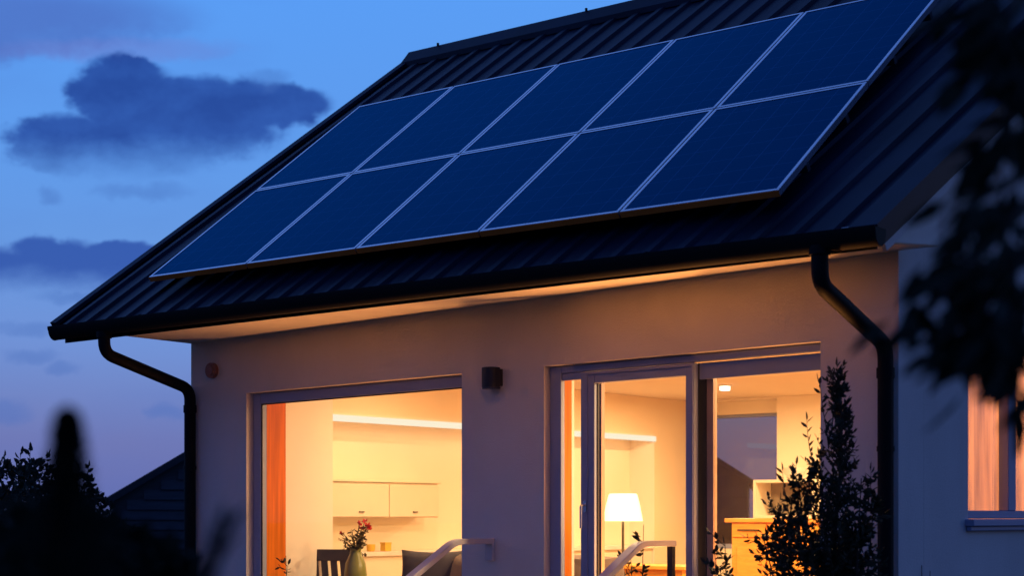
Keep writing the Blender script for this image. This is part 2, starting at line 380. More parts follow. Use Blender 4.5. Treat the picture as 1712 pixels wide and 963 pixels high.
door = shear(rectframe(W2[0]+.002, W2[1]-.002, .06, .105, -.018, H0, .095, .03, .05, .03)).build('sliding_door', M['frame'], house, bevel=.005)
# narrow fixed light behind the sliding leaf, left
shear(MB().box((W2[0]+.099, .085, .02), (3.871, .091, H0-.10))).build('pane', M['glass'], door)
shear(MB().box((W2[0]+.099, .07, H0-.10), (3.871, .10, H0-.052))).build('fixed_head', M['frame'], door, bevel=.004)
MB().box((W2[0]+.07, .107, .0), (W2[0]+.096, .185, 2.19)).build('lining', M['lining'], door)
# sliding leaf
x0, x1 = 3.872, 4.760
sash = shear(rectframe(x0, x1, .045, .10, .02, H0-.055, .112, .062, .080, .10)).build('sash', M['frame'], door, bevel=.005)
shear(rectframe(x0+.050, x1-.004, .036, .0445, .03, H0-.066, .012, .010, .012, .03)).build('sash_lip', M['frame'], sash, bevel=.003)
shear(MB().box((x0+.113, .070, .12), (x1-.063, .076, H0-.135))).build('pane', M['glass'], sash)
shear(MB().box((x0+.113, .0775, .12), (x0+.120, .10, H0-.136))).build('glazing_bead', M['frame_dark'], sash)
shear(MB().box((x0+.113, .102, .10), (x0+.130, .14, H0-.13))).build('inner_stile', M['brown'], sash)
hd = MB(); hx = 3.915
hz = aY(980, 845, .03).z; hz2 = aY(980, 884, .03).z
hd.tube([(hx, .044, hz), (hx, -.0, hz), (hx+.0, -.012, hz-.01), (hx, -.012, hz2)], .009, 8); hd.box((hx-.016, .036, hz-.05), (hx+.016, .0435, hz+.03))
hd.build('handle', M['alu'], sash, smooth=True)
# right light, set back
shear(rectframe(4.70, W2[1]-.032, .13, .185, .0, H0-.052, .10, .004, .055, .06)).build('fixed_frame', M['frame_dark'], door)
shear(rectframe(4.801, W2[1]-.036, .135, .18, .06, H0-.108, .048, .002, .004, .02)).build('glazing_bead', M['brown'], door)
shear(MB().box((4.70, .187, .0), (4.80, .23, H0-.06))).build('mullion', M['frame_dark'], door)
shear(MB().box((4.85, .155, .08), (W2[1]-.036, .161, H0-.108))).build('pane', M['glass'], door)
shear(MB().box((4.765, .104, H0-.16), (W2[1]-.034, .128, H0-.055))).build('head_rail', M['frame'], door, bevel=.004)
# gable window
gx = XR-.10
gwin = MB()
a, b, c, d_ = GW
gwin.box((gx, a+.002, c+.002), (gx+.07, a+.05, d_-.002)); gwin.box((gx, b-.05, c+.002), (gx+.07, b-.002, d_-.002)); gwin.box((gx+.002, a+.05, c+.002), (gx+.068, b-.05, c+.055)); gwin.box((gx+.002, a+.05, d_-.055), (gx+.068, b-.05, d_-.002))
mid = 1.735
gwin.box((gx+.004, mid-.005, c+.055), (gx+.074, mid+.125, d_-.055))
gw = gwin.build('window', M['frame'], house, bevel=.005)
MB().box((gx+.03, a+.05, c+.055), (gx+.036, mid-.005, d_-.055)).build('pane', M['glass'], gw)
MB().box((gx+.03, mid+.125, c+.055), (gx+.036, b-.05, d_-.055)).build('pane', M['glass'], gw)
MB().box((XR-.03, a-.05, c-.045), (XR+.06, b+.05, c-.002)).box((XR+.002, a-.035, c-.075), (XR+.035, b+.035, c-.0455)).build('sill', M['frame'], gw, bevel=.006)
# back window
bwn = rectframe(BW[0]+.002, BW[1]-.002, 6.78, 6.84, BW[2]+.002, BW[3]-.002, .03, .03, .03, .05).build('window', M['frame'], house)
MB().box((BW[0]+.03, 6.80, BW[2]+.05), (BW[1]-.03, 6.806, BW[3]-.03)).build('pane', M['glow_tinted'], bwn)

# ------------------------------------------------------------------ solar array
row_n = ('lower', 'upper'); col_l = {0: 'at the left end', 1: 'second from the left', 2: 'in the middle', 3: 'second from the right', 4: 'at the right end'}
RM = Matrix.Rotation(PHI, 4, 'X')
protos = {}
for r_, (s0, ln) in enumerate(((0, L1), (L1, L2))):
    w, l = 1.1, ln*1.1
    e = empty('solar_panel'); e.rotation_euler = (PHI, 0, 0)
    # frame as a flat ring with a hollow, glass slightly below its lip
    g = .006; fwid = .022; h = .04
    f = MB()
    f.box((g, g, -h), (w-g, g+fwid, 0)); f.box((g, l-g-fwid, -h), (w-g, l-g, 0)); f.box((g, g+fwid, -h), (g+fwid, l-g-fwid, 0)); f.box((w-g-fwid, g+fwid, -h), (w-g, l-g-fwid, 0))
    fo = f.build('frame', M['alu'], None, bevel=.002); fo.parent = e
    go = MB().box((g+fwid, g+fwid, -.012), (w-g-fwid, l-g-fwid, -.004)).build('glass', M['panel'], None); go.parent = e
    bs = MB().box((g+fwid, g+fwid, -.03), (w-g-fwid, l-g-fwid, -.0125)).build('back_sheet', M['gutter'], None); bs.parent = e
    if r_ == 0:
        to = MB().box((g, g-.006, -h), (w-g, g-.0005, -.003)).build('glow_strip', M['edge_glow'], None); to.parent = e  # strip added to carry the painted warm glow along the lower edge
    for t in (.28, .72):
        m = MB().box((.0, l*t-.02, -.085), (w, l*t+.02, -h-.001))
        for xx in (.2, .85): m.box((xx-.03, l*t-.03, -.150), (xx+.03, l*t+.03, -.0855))
        mo = m.build('mounting_rail', M['rail_under'], None); mo.parent = e
    protos[r_] = e
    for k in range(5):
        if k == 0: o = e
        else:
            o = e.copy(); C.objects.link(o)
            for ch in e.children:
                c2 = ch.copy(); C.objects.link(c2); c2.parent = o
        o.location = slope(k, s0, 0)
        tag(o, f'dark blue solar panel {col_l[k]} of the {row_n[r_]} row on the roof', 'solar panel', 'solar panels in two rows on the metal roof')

# ------------------------------------------------------------------ things on the facade
vc = aY(357, 620, 0)
vt = empty('round_vent', (vc.x, -.001, vc.z)); tag(vt, 'small round reddish vent on the wall left of the big window', 'vent')
def disc(c, r, y0, y1, n=24, r2=None):
    m = MB(); r2 = r2 or r
    m.loft([[V((c.x+r*cos(2*pi*k/n), y0, c.z+r*sin(2*pi*k/n))) for k in range(n)], [V((c.x+r2*cos(2*pi*k/n), y1, c.z+r2*sin(2*pi*k/n))) for k in range(n)]]); return m
disc(vc, .062, -.002, -.035).build('housing', M['terracotta'], vt, smooth=True)
disc(vc, .045, -.0355, -.045, r2=.035).build('cover', M['terracotta'], vt, smooth=True)
la = aY(818, 615, 0); lb = aY(845, 651, 0)
wl = empty('wall_lamp', ((la.x+lb.x)/2, 0, lb.z)); tag(wl, 'unlit dark box wall lamp with rounded front between the windows', 'wall lamp')
lx0, lx1, lz0, lz1 = 3.125, 3.245, 2.098, 2.236
MB().box((lx0, -.03, lz0+.01), (lx1, -.001, lz1-.01)).build('back_plate', M['black_plastic'], wl, bevel=.004)
pp = [(lx0, -.031), (lx1, -.031), (lx1, -.075)]+[(lx1-.06+.06*cos(a), -.075-.045*sin(a)) for a in [pi*k/10 for k in range(1, 10)]]+[(lx0, -.075)]
MB().prism(pp, 'z', lz0, lz1).build('housing', M['black_plastic'], wl, bevel=.004)
MB().prism([(x, y+.004 if y < -.04 else y) for x, y in pp], 'z', lz0-.012, lz0-.0005).build('lens', M['lens'], wl)
# handrails on both sides of the steps
def handrail(X, wallend, label):
    h = empty('handrail', (X, 0, GZ)); tag(h, label, 'handrail', 'handrails beside the garden steps')
    zt = 1.035
    y1 = -.40
    pts = [(X, -.03 if wallend else -.02, zt), (X, y1, zt), (X, y1-1.25, zt-.66), (X, y1-1.36, zt-.66)]
    MB().tube(arc(pts, .07, 5), .03, sq=(.034, .019)).build('rail', M['steel'], h, bevel=.006)
    if wallend:
        MB().box((X-.034, -.0295, zt-.135), (X+.034, -.001, zt+.02)).build('wall_plate', M['steel'], h, bevel=.005)
    else:
        MB().box((X-.02, -.05, -.03), (X+.02, -.015, zt-.02)).build('post', M['frame_dark'], h)
    zb_ = zt-.66*(1.2/1.25)
    MB().box((X-.02, y1-1.22, GZ+.03), (X+.02, y1-1.18, zb_-.01)).build('post', M['steel'], h)
handrail(3.14, True, 'pale flat handrail fixed to the wall between window and door')
handrail(4.64, False, 'pale flat handrail in front of the sliding door glass')

# ------------------------------------------------------------------ room contents
cb = empty('wall_cupboard', (.336, 1.113, 1.2)); tag(cb, 'cream two-door wall cupboard hung in the lit kitchen niche', 'cupboard')
ca, cm, cz = aX(555, 805, .62), aX(651, 808, .62), aX(735, 812, .62)
zt0, zb0 = 1.50, 1.195
MB().box((.337, ca.y, zb0), (.600, cz.y, zt0)).build('carcass', M['cup_white'], cb, bevel=.003)
MB().box((.337, ca.y-.018, zt0+.001), (.628, cz.y+.018, zt0+.02)).build('top_board', M['cup_white'], cb, bevel=.003)
for ya, yb in ((ca.y+.006, cm.y-.006), (cm.y+.006, cz.y-.006)):
    dr = MB().box((.601, ya, zb0+.008), (.620, yb, zt0-.014)).build('door', M['cup_white'], cb, bevel=.003)
    MB().box((.6205, (ya+yb)/2-.03, zb0+.045), (.632, (ya+yb)/2+.03, zb0+.054)).build('handle', M['brass'], dr)
ct = empty('kitchen_counter', (.5, 3.4, 0)); tag(ct, 'cream kitchen counter standing in the niche under the cupboard', 'counter')
MB().box((.337, NI[0]+.004, .0), (.62, NI[1]-.02, .86)).build('base', M['cup_white'], ct)
MB().box((.337, NI[0]+.004, .861), (.648, NI[1]-.02, .90)).build('worktop', M['ceramic'], ct, bevel=.004)
p = aX(620, 921, .5)
tag(MB().lathe([(.028, 0), (.036, .01), (.04, .06), (.036, .062), (.03, .012)], (.5, p.y, .9012), 18).build('cup', M['yellow'], smooth=True), 'small yellow cup on the counter beside the flowers', 'cup')
p = aX(645, 921, .5)
bx_ = empty('tea_box', (.5, p.y, .9012)); tag(bx_, 'small square ochre box standing on the counter', 'box')
MB().box((.47, p.y-.04, .9012), (.53, p.y+.04, .965)).build('body', M['yellow'], bx_, bevel=.003); MB().box((.467, p.y-.043, .9655), (.533, p.y+.043, .978)).build('lid', M['yellow'], bx_, bevel=.003)

sf = empty('sofa', (2.2, 1.0, 0)); tag(sf, 'taupe sofa standing just inside the left window', 'sofa')
def soft(a, b, bulge=.04, n=6):
    """a cushion-like box: its faces swell"""
    m = MB(); a, b = V(a), V(b); c = (a+b)/2; hsz = (b-a)/2
    idx = {}; vs = []; fs = []
    def vert(i, j, k):
        if (i, j, k) in idx: return idx[(i, j, k)]
        u = V((2*i/n-1, 2*j/n-1, 2*k/n-1))
        q = V([c[t]+hsz[t]*u[t]*(1-.10*(u[(t+1)%3]**2*u[(t+2)%3]**2)) + (math.copysign(bulge, u[t]) if abs(u[t]) > .999 else 0)*(1-u[(t+1)%3]**2)*(1-u[(t+2)%3]**2) for t in range(3)])
        idx[(i, j, k)] = len(vs); vs.append(q); return idx[(i, j, k)]
    for i in range(n):
        for j in range(n):
            for f in (0, n):
                fs.append((vert(f,i,j),vert(f,i+1,j),vert(f,i+1,j+1),vert(f,i,j+1))); fs.append((vert(i,f,j),vert(i+1,f,j),vert(i+1,f,j+1),vert(i,f,j+1))); fs.append((vert(i,j,f),vert(i+1,j,f),vert(i+1,j+1,f),vert(i,j+1,f)))
    return m.add(vs, fs)
soft((1.42, .55, .12), (3.35, 1.35, .44), .02).build('seat', M['sofa_tan'], sf, smooth=True)
soft((1.42, 1.12, .44), (3.35, 1.38, .90), .025).build('backrest', M['sofa_tan'], sf, smooth=True)
soft((1.30, .55, .12), (1.46, 1.38, .66), .02).build('armrest', M['sofa_tan'], sf, smooth=True); soft((3.33, .55, .12), (3.49, 1.38, .66), .02).build('armrest', M['sofa_tan'], sf, smooth=True)
for x in (1.4, 3.38):
    for y in (.62, 1.3): MB().lathe([(.02, 0), (.028, .12)], (x, y, 0), 10).build('leg', M['brass'], sf)
def cushion(cx, cy, cz, w, h, rz, tilt, mat, label):
    m = MB(); n = 12; vs = []; fs = []
    for sgn in (1, -1):
        off = len(vs)
        for i in range(n+1):
            for j in range(n+1):
                u, v = 2*i/n-1, 2*j/n-1
                pin = 1-.10*(1-u*u)*abs(v)**3*.9; pin2 = 1-.10*(1-v*v)*abs(u)**3*.9
                t = .085*((1-u**4)*(1-v**4))**.55
                vs.append(V((u*w/2*pin2, sgn*t, v*h/2*pin)))
        for i in range(n):
            for j in range(n):
                q = [off+i*(n+1)+j, off+(i+1)*(n+1)+j, off+(i+1)*(n+1)+j+1, off+i*(n+1)+j+1]; fs.append(tuple(q if sgn < 0 else q[::-1]))
    o = m.add(vs, fs).build('cushion', mat, smooth=True); o.location = (cx, cy, cz); o.rotation_euler = (tilt, 0, rz); tag(o, label, 'cushion', 'cushions on the sofa'); return o
cushion(1.72, 1.00, .715, .58, .46, .30, R(-14), M['sofa'], 'large dark grey cushion at the left end of the sofa')
cushion(2.10, .98, .70, .40, .44, -.25, R(-14), M['sofa_tan'], 'smaller taupe cushion leaning beside the grey one')

tb = empty('side_table', (1.19, .68, 0)); tag(tb, 'small round wooden side table carrying the vase', 'side table')
MB().lathe([(.20, .57), (.205, .58), (.205, .60), (.20, .605)], (1.19, .68, 0), 32).build('top', M['orange_wood'], tb, smooth=True)
for k in range(3):
    a = 2*pi*k/3+.4; MB().tube([(1.19+.15*cos(a), .68+.15*sin(a), .57), (1.19+.18*cos(a), .68+.18*sin(a), 0)], .014, 8).build('leg', M['brass'], tb)
VX = (1.19, .68)
tag(MB().lathe([(.045, .606), (.075, .65), (.092, .74), (.082, .83), (.05, .90), (.043, .93), (.05, .95), (.042, .95), (.038, .92)], (*VX, 0), 28).build('vase', M['vase'], smooth=True), 'bulging olive green vase of flowers behind the left window', 'vase')
fb = empty('flower_bouquet', (*VX, .95)); tag(fb, 'loose red blossoms and dark leaves standing in the vase', 'flowers')
stems, lv, pt = MB(), MB(), MB()
rg = random.Random(3)
for k in range(30):
    a = rg.uniform(0, 2*pi); sp = rg.uniform(.03, .17); hgt = rg.uniform(-.04, .22) if k > 7 else rg.uniform(.18, .30)
    if k < 8: a = rg.uniform(-.6, 1.2)
    p0 = V((*VX, .90)); p2 = p0+V((sp*cos(a), sp*sin(a), hgt)); p1 = p0+(p2-p0)*.5+V((0, 0, .03))
    stems.tube([p0, p1, p2], [.004, .003, .002], 5)
    for q in range(7):
        t = rg.uniform(.2, .95); b = p0.lerp(p2, t); dr = V((rg.uniform(-1, 1), rg.uniform(-1, 1), rg.uniform(-.3, .8)))
        lv.leaf(b, dr, V((rg.uniform(-1, 1), rg.uniform(-1, 1), .2)), rg.uniform(.03, .055), .02)
    if k < 9:
        for q in range(9):
            dr = V((rg.uniform(-1, 1), rg.uniform(-1, 1), rg.uniform(-.4, 1))); pt.leaf(p2-V((0,0,.02*rg.random())), dr, V((rg.uniform(-1, 1), rg.uniform(-1, 1), .3)), rg.uniform(.02, .035), .018)
stems.build('stem', M['leaf_in'], fb); lv.build('foliage', M['leaf_in'], fb); pt.build('blossom', M['red'], fb)
ch = empty('chair', (.95, .62, 0)); tag(ch, 'grey slatted chair with its top showing left of the flowers', 'chair')
rot = Matrix.Rotation(R(25), 3, 'Z'); org = V((.95, .62, 0))
def cbx(a, b): return MB().box(a, b, rot, org)
cbx((.75, .50, .43), (1.13, .86, .47)).build('seat', M['sofa'], ch, bevel=.01)
bk = MB()
for k in range(5): bk.box((.75+.082*k, .845, .47), (.75+.082*k+.055, .865, .90), rot, org)
bk.box((.745, .84, .84), (1.137, .872, .935), rot, org); bk.v = [(x-.12*(z-.47)*(1 if z > .5 else 0), y, z) for x, y, z in bk.v]
bk.build('backrest', M['sofa'], ch, bevel=.004)
for x in (.765, 1.095):
    for y in (.52, .84): cbx((x-.016, y-.016, 0), (x+.016, y+.016, .43)).build('leg', M['sofa'], ch)

# table lamp on its table, behind the sliding leaf
D = 13.6
lc = aD(1041.5, 850, D); hw = 33.5/FP*D; ztop, zbt = aD(1041, 826, D).z, aD(1041, 872, D).z
tl = empty('table_lamp', (lc.x, lc.y, .84)); tag(tl, 'lit table lamp with a cream tapered shade behind the glass door', 'table lamp')
zt_ = aD(1080, 944, D).z
n = 40
sh = MB(); prof_ = [(hw, zbt), (hw*.985, zbt+.012), (hw*.86, zbt+(ztop-zbt)*.55), (hw*.72, ztop-.012), (hw*.66, ztop)]
sh.lathe(prof_, (lc.x, lc.y, 0), n)
sh.f = sh.f[:-2]
sh.build('lamp_shade', M['shade'], tl, smooth=True)
MB().lathe([(.065, zt_+.001), (.07, zt_+.015), (.02, zt_+.03), (.011, zt_+.06), (.011, zbt+.05)], (lc.x, lc.y, 0), 20).build('stem', M['brass'], tl, smooth=True)
MB().lathe([(.026, zbt+.051), (.03, zbt+.09), (.018, zbt+.12)], (lc.x, lc.y, 0), 14).build('bulb', M['led'], tl, smooth=True)
ta = aD(1012, 944, D); tbb = aD(1155, 944, D+.3)
dk = empty('console_table', ((ta.x+.6), lc.y, 0)); tag(dk, 'orange wooden table carrying the lit lamp', 'table')
tx0, tx1 = lc.x-.30, lc.x+.75
MB().box((tx0, lc.y-.24, zt_-.03), (tx1, lc.y+.26, zt_)).build('top', M['orange_wood'], dk, bevel=.004)
MB().box((tx0+.04, lc.y-.21, zt_-.15), (tx1-.04, lc.y+.23, zt_-.031)).build('drawer_box', M['orange_wood'], dk)
for x in (tx0+.05, tx1-.05):
    for y in (lc.y-.20, lc.y+.22): MB().box((x-.022, y-.022, 0), (x+.022, y+.022, zt_-.151)).build('leg', M['orange_wood'], dk)
# sideboard with open shelf box at the right
YS = 3.2
q0 = aY(1213, 867, YS); q1 = aY(1362, 867, YS)
sb = empty('sideboard', (q0.x+.5, YS+.2, 0)); tag(sb, 'honey coloured wooden sideboard with panelled doors behind the shrub', 'sideboard')
zt2 = 1.19
MB().box((q0.x, YS-.02, zt2-.035), (q1.x, YS+.42, zt2)).build('top', M['orange_wood'], sb, bevel=.006)
MB().box((q0.x+.05, YS+.02, .05), (q1.x-.03, YS+.40, zt2-.036)).build('carcass', M['orange_wood'], sb)
x = q0.x+.06; k = 0
while x < q1.x-.3:
    w = .34
    dd = MB().box((x, YS+.004, .12), (x+w-.012, YS+.019, zt2-.17)).build('door', M['orange_wood'], sb, bevel=.004)
    MB().box((x+.05, YS-.006, .18), (x+w-.06, YS+.0035, zt2-.24)).build('panel', M['orange_wood'], dd, bevel=.006)
    dw = MB().box((x, YS+.004, zt2-.16), (x+w-.012, YS+.019, zt2-.045)).build('drawer', M['orange_wood'], sb, bevel=.004)
    MB().box((x+.06, YS-.012, zt2-.105), (x+w-.08, YS+.003, zt2-.093)).build('handle', M['brass'], dw)
    x += w; k += 1
YB = YS+.06
b0 = aY(1259, 860, YB); b1 = aY(1362, 805, YB)
bx2 = empty('shelf_box', (b0.x, YB, zt2)); tag(bx2, 'cream open-fronted shelf box standing on the sideboard', 'shelf')
zz0, zz1 = zt2+.001, aY(1259, 803, YB).z
MB().box((b0.x, YB, zz0), (b0.x+.025, YB+.28, zz1)).box((b1.x-.025, YB, zz0), (b1.x, YB+.28, zz1)).box((b0.x+.025, YB+.002, zz0), (b1.x-.025, YB+.28, zz0+.025)).box((b0.x+.025, YB+.002, zz1-.025), (b1.x-.025, YB+.28, zz1)).build('shell', M['cup_white'], bx2, bevel=.002)
MB().box((b0.x+.025, YB+.26, zz0+.025), (b1.x-.025, YB+.279, zz1-.025)).build('back_panel', M['back_panel'], bx2)
bp = aY(1328, 800, YB+.13)
tag(MB().lathe([(.03, 0), (.045, .008), (.085, .05), (.105, .10), (.100, .10), (.078, .05), (.02, .014)], (bp.x, YB+.13, zz1+.001), 26).build('bowl', M['ceramic'], smooth=True), 'white rounded bowl on top of the shelf box', 'bowl')
# LED trim on the niche head, ceiling downlights
tag(MB().box((.645, NI[0]+.01, 2.004), (.668, NI[1]-.005, 2.058)).build('light_strip', M['led']), 'long glowing light strip along the head of the kitchen niche', 'light strip')
dl0 = aZ(1212, 645, 2.462)
spots = [(dl0.x, dl0.y), (1.6, 1.3), (3.1, 1.3), (5.0, 1.0), (5.2, 2.6)]
for i, (x, y) in enumerate(spots):
    e = empty('ceiling_downlight', (x, y, 2.469))
    tag(e, 'lit square ceiling downlight seen through the right door pane' if i == 0 else 'recessed ceiling downlight of the room, hidden above the window heads', 'downlight', None if i == 0 else 'downlights in the room ceiling')
    MB().box((x-.05, y-.05, 2.455), (x+.05, y+.05, 2.4695)).build('trim_ring', M['pier'], e, bevel=.003)
    MB().box((x-.036, y-.036, 2.415), (x+.036, y+.036, 2.4545)).build('diffuser', M['bulb'], e)
# curtain behind the gable window
cu = MB(); r1, r2 = [], []
for k in range(60):
    t = k/59; y = GW[0]+.03+t*1.45
    x = XR-.22+.030*sin(t*46+.8*sin(t*9))+.010*sin(t*113)
    r1.append(V((x, y, 1.16))); r2.append(V((x+.006*sin(t*31), y, 2.43)))
cu.loft([r1, r2], cap=False, closed=False)
tag(cu.build('curtain', M['curtain'], smooth=True), 'peach backlit curtain hanging in folds in the gable window', 'curtain')

# ------------------------------------------------------------------ vegetation
def rv(rg): return V((rg.uniform(-1, 1), rg.uniform(-1, 1), rg.uniform(-1, 1)))
def twig(stem, lv, rg, p0, d, L, nl, ll, lw, bend=.25, r=.004):
    p = V(p0); pts = [p.copy()]; d = d.normalized(); n = 5
    for i in range(n):
        d = (d+rv(rg)*bend*.35+V((0, 0, bend*.25))).normalized(); p = p+d*(L/n); pts.append(p.copy())
    stem.tube(pts, [r*(1-.75*i/n) for i in range(n+1)], 5)
    for k in range(nl):
        t = (k+.6)/nl*n; i = min(int(t), n-1); b = pts[i].lerp(pts[i+1], t-i); ax = (pts[i+1]-pts[i]).normalized()
        s = ax.cross(rv(rg)).normalized(); ld = (ax*.75+s*(1 if k % 2 else -1)*.9).normalized()
        q = rg.uniform(.7, 1.2)
        lv.leaf(b, ld, rv(rg), ll*q, lw*q)
    lv.leaf(pts[-1], d, rv(rg), ll, lw*.8)
# tall shrub right of the door
def conical_shrub():
    rg = random.Random(11); YS_ = -.95
    base = aY(1398, 963, YS_); top = aY(1396, 622, YS_); base.z = GZ
    root = empty('shrub', base); tag(root, 'tall dark pointed shrub with small leaves before the door', 'shrub')
    stem, lv = MB(), MB(); hgt = top.z-base.z
    pts = [base+V((.03*sin(k*.8), .02*cos(k*1.1), hgt*k/12)) for k in range(13)]
    stem.tube(pts, [.032*(1-k/12.6) for k in range(13)], 7)
    for k in range(880):
        u = rg.random()**1.65                     # 0 foot .. 1 tip
        i = min(int(u*12), 11); c = pts[i].lerp(pts[i+1], min(u*12-i, 1))
        a = rg.uniform(0, 2*pi)
        side = cos(a)*cos(TH)+sin(a)*sin(TH)      # +1 toward the right of the view
        wid = (.02 if k % 6 else .08)+.62*max(0, 1-u*1.02)**1.25
        wid *= 1.0-.22*side
        d = V((cos(a), sin(a), rg.uniform(.25, 1.1)))
        L = wid*rg.uniform(.6, 1.25)+.02
        twig(stem, lv, rg, c+V((0, 0, -.25*wid)), d, L*1.15, int(4+L*20), .046 if u < .6 else .036, .022 if u < .6 else .016, .36, .0045)
    for px, py, n_, sp in ((1335, 800, 70, .14), (1300, 845, 70, .15), (1275, 895, 60, .14), (1345, 870, 90, .2), (1440, 800, 55, .12), (1462, 830, 50, .10), (1310, 920, 80, .2), (1430, 880, 80, .17), (1370, 760, 60, .10)):
        tt = aY(px, py, YS_+rg.uniform(-.15, .1)); ft = base+V((rg.uniform(-.08, .08), rg.uniform(-.06, .06), 0))
        md = ft.lerp(tt, .55)+V((0, 0, -.05)); stem.tube([ft, md, tt], [.014, .009, .003], 6)
        for k in range(int(n_*.68)):
            f = rg.uniform(.45, 1.0)**.8; p = md.lerp(tt, (f-.5)*2) if f > .5 else ft.lerp(md, f*2)
            a = rg.uniform(0, 2*pi); d = V((cos(a), sin(a), rg.uniform(.0, 1.0)))
            twig(stem, lv, rg, p, d, sp*rg.uniform(.4, 1.2)*(1.35-f*.6), 6, .05*rg.uniform(.75, 1.1), .024, .36, .0035)
    for (px, py, dx) in ((1300, 800, -.05), (1310, 790, -.02), (1470, 800, .05), (1455, 820, .03), (1433, 690, .03), (1352, 715, -.03), (1402, 625, .02), (1380, 650, -.01), (1420, 740, .05), (1290, 850, -.04)):
        t = aY(px, py+70, YS_); tt = aY(px, py, YS_)
        twig(stem, lv, rg, t-V((dx*2, 0, .1)), (tt-t)+V((dx, 0, .05)), (tt-t).length+.14, 14, .055, .018, .3, .004)
    stem.build('trunk', M['bark'], root); lv.build('crown', M['leaf'], root)
conical_shrub()
def sprig(px, py, Y, n, h, ll, lw, label, seed, spread=.5, mat='leaf'):
    rg = random.Random(seed); t = aY(px, py, Y); base = V((t.x, Y, GZ))
    root = empty('garden_plant', base); tag(root, label, 'plant'); stem, lv = MB(), MB()
    for k in range(n):
        H = (t.z-GZ)*rg.uniform(.75, 1.0) if k else (t.z-GZ)
        top = base+V((rg.uniform(-spread, spread)*.5, rg.uniform(-.1, .1), H)) if k else V((t.x, Y, t.z))
        m = base.lerp(top, .5)+V((rg.uniform(-.03, .03), 0, 0))
        stem.tube([base+V((rg.uniform(-.04, .04), 0, 0)), m, top], [.007, .005, .002], 5)
        for q in range(int(h)):
            f = rg.uniform(.35, 1)
            p = m.lerp(top, (f-.5)*2) if f > .5 else base.lerp(m, f*2)
            d = rv(rg); d.z = abs(d.z)*.6
            twig(stem, lv, rg, p, d, rg.uniform(.05, .13), 5, ll, lw, .3, .003)
    stem.build('stem', M['bark'], root); lv.build('foliage', M[mat], root)
sprig(1076, 878, -.35, 4, 9, .055, .026, 'leafy dark plant rising behind the second handrail', 21, .22)
sprig(1212, 905, -.9, 4, 12, .050, .022, 'low dark plant left of the tall shrub', 22, .35)
sprig(478, 930, -.6, 2, 4, .045, .018, 'thin sprig standing below the left window', 23, .1)
sprig(1541, 946, .3, 2, 4, .035, .015, 'tiny dark sprig in front of the gable wall', 24, .1)
def lush(name, label, cat, D, blobs, dens, ll, lw, mat, seed, trunk=None, group=None, twigs=()):
    """a crown of leaves gathered in clumps; blobs = (px, py, rx px, ry px)"""
    rg = random.Random(seed); base = aD(trunk[0], 900, D); base.z = GZ
    root = empty(name, base); tag(root, label, cat, group); stem, lv = MB(), MB()
    cs = []
    for px, py, rx, ry in blobs:
        c = aD(px, py, D+rg.uniform(-.05, .05)*D); sx, sz = rx/FP*D, ry/FP*D
        cs.append(c); nleaf = int(dens*rx*ry/1000)
        for k in range(nleaf):
            while True:
                u = rv(rg)
                if .12 < u.length < 1: break
            u = u.normalized()*(u.length**.55)*(1+.28*MN.noise(V((u.x*2+px*.1, u.y*2, u.z*2))))
            p = c+RT*(u.x*sx)+UP*(u.z*sz)+FW*(u.y*min(sx, sz)*.8)
            d = (u+rv(rg)*.9+V((0, 0, -.25))).normalized(); q = rg.uniform(.7, 1.25)
            lv.leaf(p, d, rv(rg), ll*q, lw*q)
    H = max(c.z for c in cs)
    tp = base+V((0, 0, (H-GZ)*.55)); stem.tube([base, base.lerp(tp, .5)+V((.03, 0, 0)), tp], [.05*D/12+.02, .04*D/12+.015, .02], 8)
    for c in cs: stem.tube([tp.lerp(base, rg.uniform(0, .5)), tp.lerp(c, .5)+V((0, 0, .05)), c], [.018, .012, .005], 6)
    for px, py, dx, dz, L in twigs:
        twig(stem, lv, rg, aD(px, py, D), RT*dx+UP*dz, L, 9, ll, lw, .35, .006)
    stem.build('trunk', M['bark'], root); lv.build('crown', M[mat], root)
# hedge-like trees far left
D1 = 15.
lush('garden_tree', 'dark leafy tree at the left edge below the sky', 'tree', D1, [(15, 815, 38, 36), (60, 820, 40, 45), (40, 870, 70, 50), (10, 900, 50, 50), (60, 930, 90, 50)], 260, .075, .04, 'leaf_far', 31, (40,), None,
     [(48, 800, .1, 1, .26), (62, 790, .5, .8, .18), (5, 790, -.1, 1, .14), (30, 795, .2, .9, .2)])
lush('garden_tree', 'dark rounded tree beside the neighbouring shed', 'tree', D1+1.5, [(118, 835, 42, 40), (90, 850, 40, 40), (150, 870, 42, 45), (120, 910, 75, 55), (190, 920, 60, 50)], 260, .075, .04, 'leaf_far', 32, (120,), None,
     [(146, 815, .2, 1, .2), (100, 810, -.1, 1, .18)])
# out-of-focus plants close to the camera, bottom left
def near_conifer(px, py, D, halfw, label, seed, n, name='conifer'):
    rg = random.Random(seed); top = aD(px, py, D); base = V((top.x, top.y, GZ)); root = empty(name, base); tag(root, label, 'conifer')
    stem, lv = MB(), MB(); H = top.z-GZ
    stem.tube([base, base.lerp(top, .5), top], [.03, .016, .001], 7)
    for k in range(n):
        u = rg.random()**2.6; a = rg.uniform(0, 2*pi); w = halfw(u*H)
        c = top-V((0, 0, u*H)); d = V((cos(a), sin(a), rg.uniform(.1, .7)))
        twig(stem, lv, rg, c, d, w*rg.uniform(.6, 1.1), 8, .014 if u < .12 else .02, .005, .2, .0012)
    stem.build('trunk', M['bark'], root); lv.build('crown', M['leaf_near'], root)
near_conifer(113, 704, 1.7, lambda h: .003+.26*min(h, .09)+.5*max(0, min(h-.09, .3)), 'blurred slender conifer close to the camera at the left', 41, 1300)
